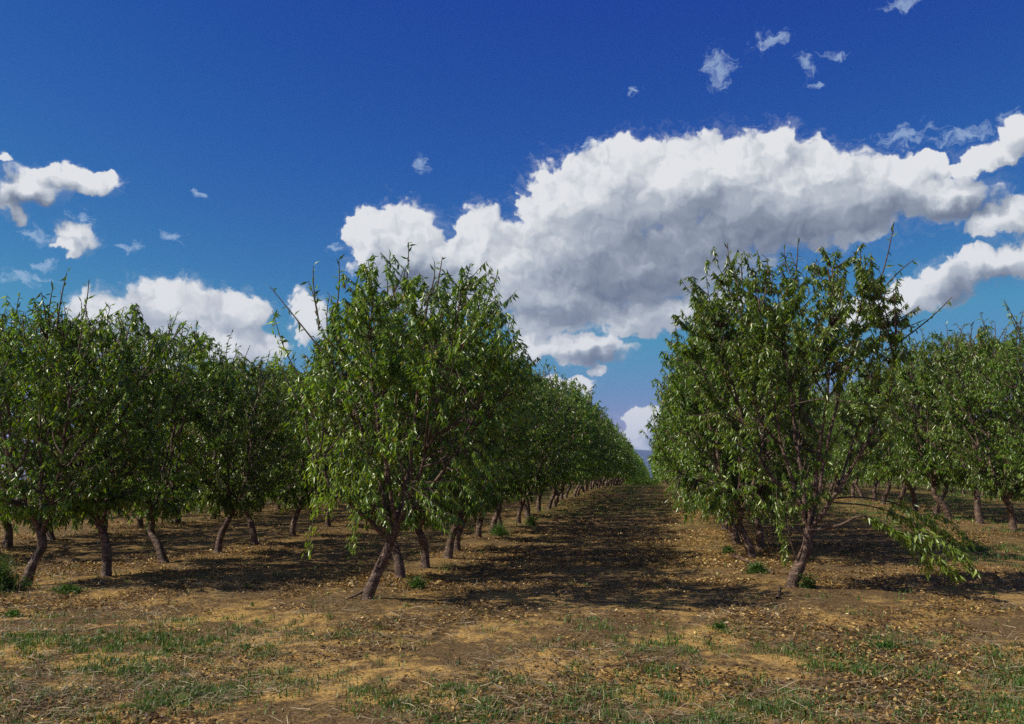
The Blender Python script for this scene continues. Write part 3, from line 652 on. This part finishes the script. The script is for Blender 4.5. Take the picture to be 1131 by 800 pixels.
# ------------------------------------------------------------------ haze
HAZE = True
if HAZE:
    x0, x1, y0, y1, z0, z1 = -5600, 5600, -80, 8600, -6, 300
    V = [(a, b, c) for a in (x0, x1) for b in (y0, y1) for c in (z0, z1)]
    F = [(0, 1, 3, 2), (4, 6, 7, 5), (0, 4, 5, 1), (2, 3, 7, 6), (0, 2, 6, 4), (1, 5, 7, 3)]
    m, nt = newmat('haze_air'); v = nd(nt, 'ShaderNodeVolumePrincipled')
    v.inputs['Color'].default_value = (0.34, 0.52, 1.0, 1); v.inputs['Density'].default_value = 0.0001; v.inputs['Anisotropy'].default_value = 0.0
    o = nd(nt, 'ShaderNodeOutputMaterial'); L(nt, v.outputs[0], o.inputs['Volume'])
    h = link('haze', mesh_faces('haze', V, F, m)); h['kind'] = 'stuff'; h['label'] = 'thin blue haze in the air before the far mountain'; h['category'] = 'haze'

# ------------------------------------------------------------------ sky with clouds
CUMULUS = [(-16.5, 15.45, 3.42, 2.56), (-18.38, 15.37, 1.64, 2.15), (-11.13, 15.56, 2.52, 2.4), (-13.5, 13.05, 5.62, 3.0), (-9.32, 13.38, 5.36, 3.47), (-6.95, 10.76, 3.26, 1.63), (-4.5, 17.63, 4.31, 3.5), (-6.61, 17.38, 2.41, 3.12), (-3.64, 15.05, 5.93, 4.0), (1.46, 18.52, 5.84, 3.32), (-1.48, 19.5, 4.17, 2.33), (4.96, 19.11, 4.57, 2.72), (8.51, 20.31, 1.88, 1.59), (10.79, 18.57, 3.22, 2.12), (7.68, 16.43, 8.26, 3.17), (14.92, 17.3, 3.04, 2.18), (17.59, 16.07, 3.62, 1.64), (20.59, 14.84, 2.28, 1.3), (-1.01, 13.26, 8.16, 3.32), (1.26, 10.6, 4.31, 1.15), (-5.76, 11.33, 5.32, 2.09), (-12.89, 11.62, 4.14, 1.74), (-16.17, 13.86, 3.53, 2.58), (12.0, 16.04, 5.77, 2.4), (3.1, 14.79, 6.29, 2.81), (20.82, 18.21, 2.06, 0.98), (21.81, 19.12, 1.35, 1.06), (18.91, 17.77, 1.9, 0.7), (16.51, 18.48, 1.98, 0.61), (20.19, 12.25, 2.37, 1.32), (17.55, 11.39, 2.15, 1.56), (15.31, 10.74, 1.88, 1.27), (21.47, 12.35, 1.34, 1.5), (12.74, 10.02, 2.05, 1.08), (-4.31, 8.41, 3.28, 1.28), (-5.5, 5.91, 1.99, 0.7), (-3.62, 6.94, 1.05, 0.58), (-7.55, 8.49, 2.36, 1.05), (-0.33, 3.55, 1.94, 1.15), (-1.2, 2.4, 2.06, 1.26), (1.37, 3.3, 1.92, 1.37), (-0.77, 10.37, 3.49, 1.39), (3.56, 11.09, 2.83, 1.14), (-30.55, 10.41, 4.01, 1.95), (-33.79, 9.8, 2.94, 1.48), (-26.47, 10.28, 2.59, 1.67), (-27.03, 8.19, 3.84, 1.78), (-31.68, 7.63, 4.52, 1.73), (-35.16, 8.26, 2.86, 1.47), (-21.86, 10.11, 1.47, 1.82), (-38.13, 16.42, 2.4, 1.4), (-35.94, 17.04, 2.41, 0.71), (-34.98, 17.44, 1.57, 0.51), (-37.17, 17.47, 2.36, 0.6), (-39.59, 15.49, 1.52, 1.09), (-39.99, 17.91, 0.98, 0.34), (-35.69, 13.88, 1.39, 0.93), (-36.42, 13.22, 0.95, 0.41), (-38.94, 14.69, 0.91, 0.6)]
WISPS = [(-32.77, 13.83, 1.01, 0.37), (-30.34, 14.5, 0.94, 0.43), (-38.39, 11.3, 2.04, 0.41), (-37.37, 11.98, 0.83, 0.36), (-35.32, 15.01, 0.77, 0.62), (-37.86, 13.72, 1.2, 0.51), (-14.96, 20.11, 0.54, 0.83), (8.1, 26.42, 1.7, 0.55), (5.0, 25.18, 1.28, 1.13), (10.44, 24.76, 0.55, 0.75), (12.05, 25.29, 1.08, 0.4), (-0.42, 24.33, 0.66, 0.42), (16.04, 27.2, 1.74, 0.42), (10.77, 23.7, 0.65, 0.3), (-28.94, 17.38, 0.43, 0.27), (-5.08, 20.61, 1.33, 0.55), (15.84, 20.01, 2.01, 0.71), (18.79, 19.55, 1.91, 0.59), (21.64, 19.93, 0.91, 0.67), (-20.57, 14.82, 0.58, 0.56), (-3.25, 21.22, 1.81, 0.44), (-8.43, 9.89, 1.78, 0.82)]
GREYS = [(-1.61, 12.59, 5.27, 2.19), (2.52, 14.82, 6.89, 2.37), (7.64, 15.34, 6.06, 1.65), (-6.95, 10.76, 2.96, 0.7), (13.03, 15.66, 4.14, 1.17), (19.19, 11.07, 2.32, 1.13), (-3.43, 7.99, 2.34, 0.47), (-38.9, 15.4, 1.82, 0.5), (18.52, 15.43, 2.85, 0.61), (-14.68, 12.74, 3.54, 1.27)]

SKY_R, SKY_G, SKY_B = (2.5, 3.7, 1.2), (2.0, 2.9, 0.27), (0.66, 0.77, 1.3)   # power, gain, ceiling
SUN_EL, SUN_AZ = 44.5, -112.0          # degrees; azimuth measured from +Y towards +X
w = bpy.data.worlds.new('World'); sc.world = w; w.use_nodes = True
nt = w.node_tree; nt.nodes.clear()
def noise(nt, vec, scale, detail=4, rough=0.55):
    n = nt.nodes.new('ShaderNodeTexNoise'); n.noise_dimensions = '2D'; n.inputs['Scale'].default_value = scale
    n.inputs['Detail'].default_value = detail; n.inputs['Roughness'].default_value = rough; L(nt, vec, n.inputs['Vector']); return n
def group_field(name, blobs, smooth_k):
    g = bpy.data.node_groups.new(name, 'ShaderNodeTree')
    g.interface.new_socket('P', in_out='INPUT', socket_type='NodeSocketVector'); g.interface.new_socket('F', in_out='OUTPUT', socket_type='NodeSocketFloat')
    gi = g.nodes.new('NodeGroupInput'); go = g.nodes.new('NodeGroupOutput'); prev = None
    for (a, e, ra, re) in blobs:
        v = g.nodes.new('ShaderNodeVectorMath'); v.operation = 'MULTIPLY_ADD'
        v.inputs[1].default_value = (1 / ra, 1 / re, 0); v.inputs[2].default_value = (-a / ra, -e / re, 0); g.links.new(gi.outputs[0], v.inputs[0])
        l = g.nodes.new('ShaderNodeVectorMath'); l.operation = 'LENGTH'; g.links.new(v.outputs[0], l.inputs[0])
        if prev is None: prev = l.outputs['Value']; continue
        s = g.nodes.new('ShaderNodeMath'); s.operation = 'SMOOTH_MIN'; s.inputs[2].default_value = smooth_k
        g.links.new(prev, s.inputs[0]); g.links.new(l.outputs['Value'], s.inputs[1]); prev = s.outputs[0]
    s = g.nodes.new('ShaderNodeMath'); s.operation = 'SUBTRACT'; s.inputs[0].default_value = 1.0; g.links.new(prev, s.inputs[1])
    g.links.new(s.outputs[0], go.inputs[0]); return g
tc = nd(nt, 'ShaderNodeTexCoord'); D = tc.outputs['Generated']
sp = nd(nt, 'ShaderNodeSeparateXYZ'); L(nt, D, sp.inputs[0])
az = mth(nt, 'MULTIPLY', mth(nt, 'ARCTAN2', sp.outputs[0], sp.outputs[1]), 57.29578)
el = mth(nt, 'MULTIPLY', mth(nt, 'ARCSINE', sp.outputs[2]), 57.29578)
cb = nd(nt, 'ShaderNodeCombineXYZ'); L(nt, az, cb.inputs[0]); L(nt, el, cb.inputs[1]); PP = cb.outputs[0]
def vm(op, a, b, c=None):
    n = nt.nodes.new('ShaderNodeVectorMath'); n.operation = op
    for i, v in enumerate((a, b, c)):
        if v is None: continue
        if hasattr(v, 'links'): L(nt, v, n.inputs[i])
        else: n.inputs[i].default_value = v
    return n.outputs[0]
# irregular edges: the lookup point is pushed about by two sizes of noise
w1 = noise(nt, PP, 0.22, 3, 0.55); w2 = noise(nt, PP, 0.8, 4, 0.5)
PW = vm('MULTIPLY_ADD', vm('SUBTRACT', w1.outputs['Color'], (0.5, 0.5, 0.5)), (1.5, 1.1, 0), PP)
PW = vm('MULTIPLY_ADD', vm('SUBTRACT', w2.outputs['Color'], (0.5, 0.5, 0.5)), (1.7, 1.5, 0), PW)
lump = nt.nodes.new('ShaderNodeTexVoronoi'); lump.voronoi_dimensions = '2D'; lump.feature = 'SMOOTH_F1'; lump.inputs['Scale'].default_value = 0.6; lump.inputs['Smoothness'].default_value = 0.35
lump.inputs['Detail'].default_value = 2; lump.inputs['Roughness'].default_value = 0.55; L(nt, PW, lump.inputs['Vector'])
lump2 = nt.nodes.new('ShaderNodeTexVoronoi'); lump2.voronoi_dimensions = '2D'; lump2.feature = 'SMOOTH_F1'; lump2.inputs['Scale'].default_value = 0.6; lump2.inputs['Smoothness'].default_value = 0.35
lump2.inputs['Detail'].default_value = 2; lump2.inputs['Roughness'].default_value = 0.55; L(nt, vm('ADD', PW, (-0.28, 0.38, 0)), lump2.inputs['Vector'])
gC = group_field('cumulus_field', CUMULUS, 0.25); gW = group_field('wisp_field', WISPS, 0.15); gS = group_field('grey_field', GREYS, 0.5)
def use(g, vec):
    n = nt.nodes.new('ShaderNodeGroup'); n.node_tree = g; L(nt, vec, n.inputs[0]); return n.outputs[0]
Fc = use(gC, PW)
Fc2 = use(gC, vm('ADD', PW, (-0.6, 0.95, 0)))
Fw = use(gW, PW); Fs = use(gS, PW)
fb = noise(nt, PP, 1.6, 6, 0.55)
fbs = mth(nt, 'SUBTRACT', fb.outputs[0], 0.5)
bump1 = mth(nt, 'SUBTRACT', 0.5, lump.outputs['Distance'])
dens = mth(nt, 'ADD', mth(nt, 'MULTIPLY_ADD', bump1, 0.38, mth(nt, 'MULTIPLY', Fc, 1.35)), mth(nt, 'MULTIPLY', fbs, 0.32))
wst = nd(nt, 'ShaderNodeMapping'); wst.inputs['Scale'].default_value = (0.8, 1.5, 1); wst.inputs['Rotation'].default_value = (0, 0, 0.5); L(nt, PW, wst.inputs[0])
wn = noise(nt, wst.outputs[0], 2.0, 7, 0.65)
gs = nd(nt, 'ShaderNodeMapRange', interpolation_type='SMOOTHSTEP'); L(nt, Fs, gs.inputs[0]); gs.inputs[1].default_value = -0.7; gs.inputs[2].default_value = 0.8; gs.inputs[4].default_value = 1.0
mr = nd(nt, 'ShaderNodeMapRange', interpolation_type='SMOOTHSTEP'); L(nt, dens, mr.inputs[0]); mr.inputs[1].default_value = -0.02
wsoft = mth(nt, 'MULTIPLY_ADD', az, -0.05, -1.15, clamp=True)      # the low clouds to the left are hazier
L(nt, mth(nt, 'MULTIPLY_ADD', wsoft, 0.34, mth(nt, 'MULTIPLY_ADD', gs.outputs[0], 0.30, 0.22)), mr.inputs[2])
halo = nd(nt, 'ShaderNodeMapRange', interpolation_type='SMOOTHSTEP'); L(nt, mth(nt, 'MULTIPLY_ADD', mth(nt, 'SUBTRACT', wn.outputs[0], 0.5), 1.1, Fc), halo.inputs[0]); halo.inputs[1].default_value = -0.15; halo.inputs[2].default_value = 0.35; halo.inputs[4].default_value = 0.15
alpha = mth(nt, 'MAXIMUM', mr.outputs[0], halo.outputs[0])
wd = mth(nt, 'MULTIPLY_ADD', mth(nt, 'SUBTRACT', wn.outputs[0], 0.5), 2.2, Fw)
mw = nd(nt, 'ShaderNodeMapRange', interpolation_type='SMOOTHSTEP'); L(nt, wd, mw.inputs[0]); mw.inputs[1].default_value = 0.05; mw.inputs[2].default_value = 1.0; mw.inputs[4].default_value = 0.55
# light on the clouds: lit lumps facing the sun, grey undersides
lit = mth(nt, 'SUBTRACT', Fc, Fc2)
lm = mth(nt, 'SUBTRACT', lump2.outputs['Distance'], lump.outputs['Distance'])
soft = noise(nt, PW, 0.38, 3, 0.5)
s = mth(nt, 'MULTIPLY_ADD', lit, 0.45, 0.84)
s = mth(nt, 'MULTIPLY_ADD', lm, 0.22, s)
s = mth(nt, 'MULTIPLY_ADD', mth(nt, 'SUBTRACT', soft.outputs[0], 0.5), 0.55, s)
s = mth(nt, 'MULTIPLY_ADD', fbs, 0.10, s)
s = mth(nt, 'MULTIPLY_ADD', wsoft, -0.22, s)
s = mth(nt, 'MULTIPLY_ADD', gs.outputs[0], -0.66, s, clamp=True)
ccol = ramp(nt, s, [(0.0, (0.15, 0.18, 0.245)), (0.35, (0.26, 0.30, 0.365)), (0.7, (0.46, 0.50, 0.55)), (1.0, (0.75, 0.76, 0.77))])
sky = nt.nodes.new('ShaderNodeTexSky'); sky.sky_type = 'NISHITA'; sky.sun_disc = False
sky.sun_elevation = R(SUN_EL); sky.sun_rotation = R(SUN_AZ); sky.air_density = 1.0; sky.dust_density = 0.3; sky.ozone_density = 3.0
hs = nd(nt, 'ShaderNodeHueSaturation'); L(nt, sky.outputs[0], hs.inputs['Color']); hs.inputs['Saturation'].default_value = 1.0; hs.inputs['Value'].default_value = 1.0
STR = 0.075
# deep, polarised blue: the clear sky's channels get a steeper response
ss = nd(nt, 'ShaderNodeSeparateColor'); L(nt, hs.outputs[0], ss.inputs[0]); sc_ = nd(nt, 'ShaderNodeCombineColor')
for ch, (pw, gain, cap) in enumerate(((SKY_R), (SKY_G), (SKY_B))):
    v = mth(nt, 'MULTIPLY', ss.outputs[ch], STR); v = mth(nt, 'MINIMUM', mth(nt, 'MULTIPLY', mth(nt, 'POWER', v, pw), gain), cap)
    L(nt, mth(nt, 'DIVIDE', v, STR), sc_.inputs[ch])
SKYC = sc_.outputs[0]
cs = vm('SCALE', ccol, None); cs.node.inputs['Scale'].default_value = 1 / STR
a1 = mixc(nt, mw.outputs[0], SKYC, (0.42 / STR, 0.55 / STR, 0.72 / STR))
a2 = mixc(nt, alpha, a1, cs)
bg = nd(nt, 'ShaderNodeBackground'); L(nt, a2, bg.inputs[0]); bg.inputs[1].default_value = STR
# the clouded part of the sky; out-of-view cloud is added elsewhere as fill light, skipping these nodes
bg0 = nd(nt, 'ShaderNodeBackground'); on_ = noise(nt, PP, 0.06, 5, 0.6)
om = nd(nt, 'ShaderNodeMapRange', interpolation_type='SMOOTHSTEP'); L(nt, on_.outputs[0], om.inputs[0]); om.inputs[1].default_value = 0.48; om.inputs[2].default_value = 0.62
edge = mth(nt, 'MAXIMUM', mth(nt, 'MULTIPLY_ADD', mth(nt, 'ABSOLUTE', mth(nt, 'ADD', az, 9.0)), 1 / 12, -42 / 12, clamp=True), mth(nt, 'MULTIPLY_ADD', el, 0.1, -3.3, clamp=True))
L(nt, mixc(nt, mth(nt, 'MULTIPLY', om.outputs[0], mth(nt, 'MULTIPLY', edge, mth(nt, 'GREATER_THAN', el, 0.0))), SKYC, (0.34 / STR, 0.36 / STR, 0.38 / STR)), bg0.inputs[0]); bg0.inputs[1].default_value = STR
inside = mth(nt, 'MULTIPLY', mth(nt, 'COMPARE', az, -9.0, 42.0), mth(nt, 'COMPARE', el, 16.5, 16.0))
ms = nd(nt, 'ShaderNodeMixShader'); L(nt, inside, ms.inputs[0]); L(nt, bg0.outputs[0], ms.inputs[1]); L(nt, bg.outputs[0], ms.inputs[2])
wo = nd(nt, 'ShaderNodeOutputWorld'); L(nt, ms.outputs[0], wo.inputs[0])
w.cycles.sampling_method = 'MANUAL'; w.cycles.sample_map_resolution = 256

# ------------------------------------------------------------------ sun, camera, view
sl = bpy.data.lights.new('sun', 'SUN'); sl.energy = 5.0; sl.angle = R(0.53); sl.color = (1.0, 0.91, 0.76)
so = bpy.data.objects.new('sun', sl); COL.objects.link(so)
from mathutils import Vector
sd = Vector((math.sin(R(SUN_AZ)) * math.cos(R(SUN_EL)), math.cos(R(SUN_AZ)) * math.cos(R(SUN_EL)), math.sin(R(SUN_EL))))
so.rotation_euler = sd.to_track_quat('Z', 'Y').to_euler(); so.location = (0, 0, 20)

cam = bpy.data.cameras.new('camera'); co = bpy.data.objects.new('camera', cam); COL.objects.link(co); sc.camera = co
cam.sensor_width = 36; cam.lens = 36 * 980 / 1131; cam.clip_start = 0.1; cam.clip_end = 30000
co.location = (0, 0, 1.7); co.rotation_euler = (R(90 + 7.556), 0, R(8.996))

vs = sc.view_settings; vs.view_transform = 'Standard'; vs.look = 'None'; vs.exposure = 0.10; vs.gamma = 1.0; vs.use_curve_mapping = False
sc.cycles.max_bounces = 6; sc.cycles.diffuse_bounces = 3; sc.cycles.transmission_bounces = 3; sc.cycles.glossy_bounces = 2; sc.cycles.volume_bounces = 0
sc.cycles.use_denoising = False
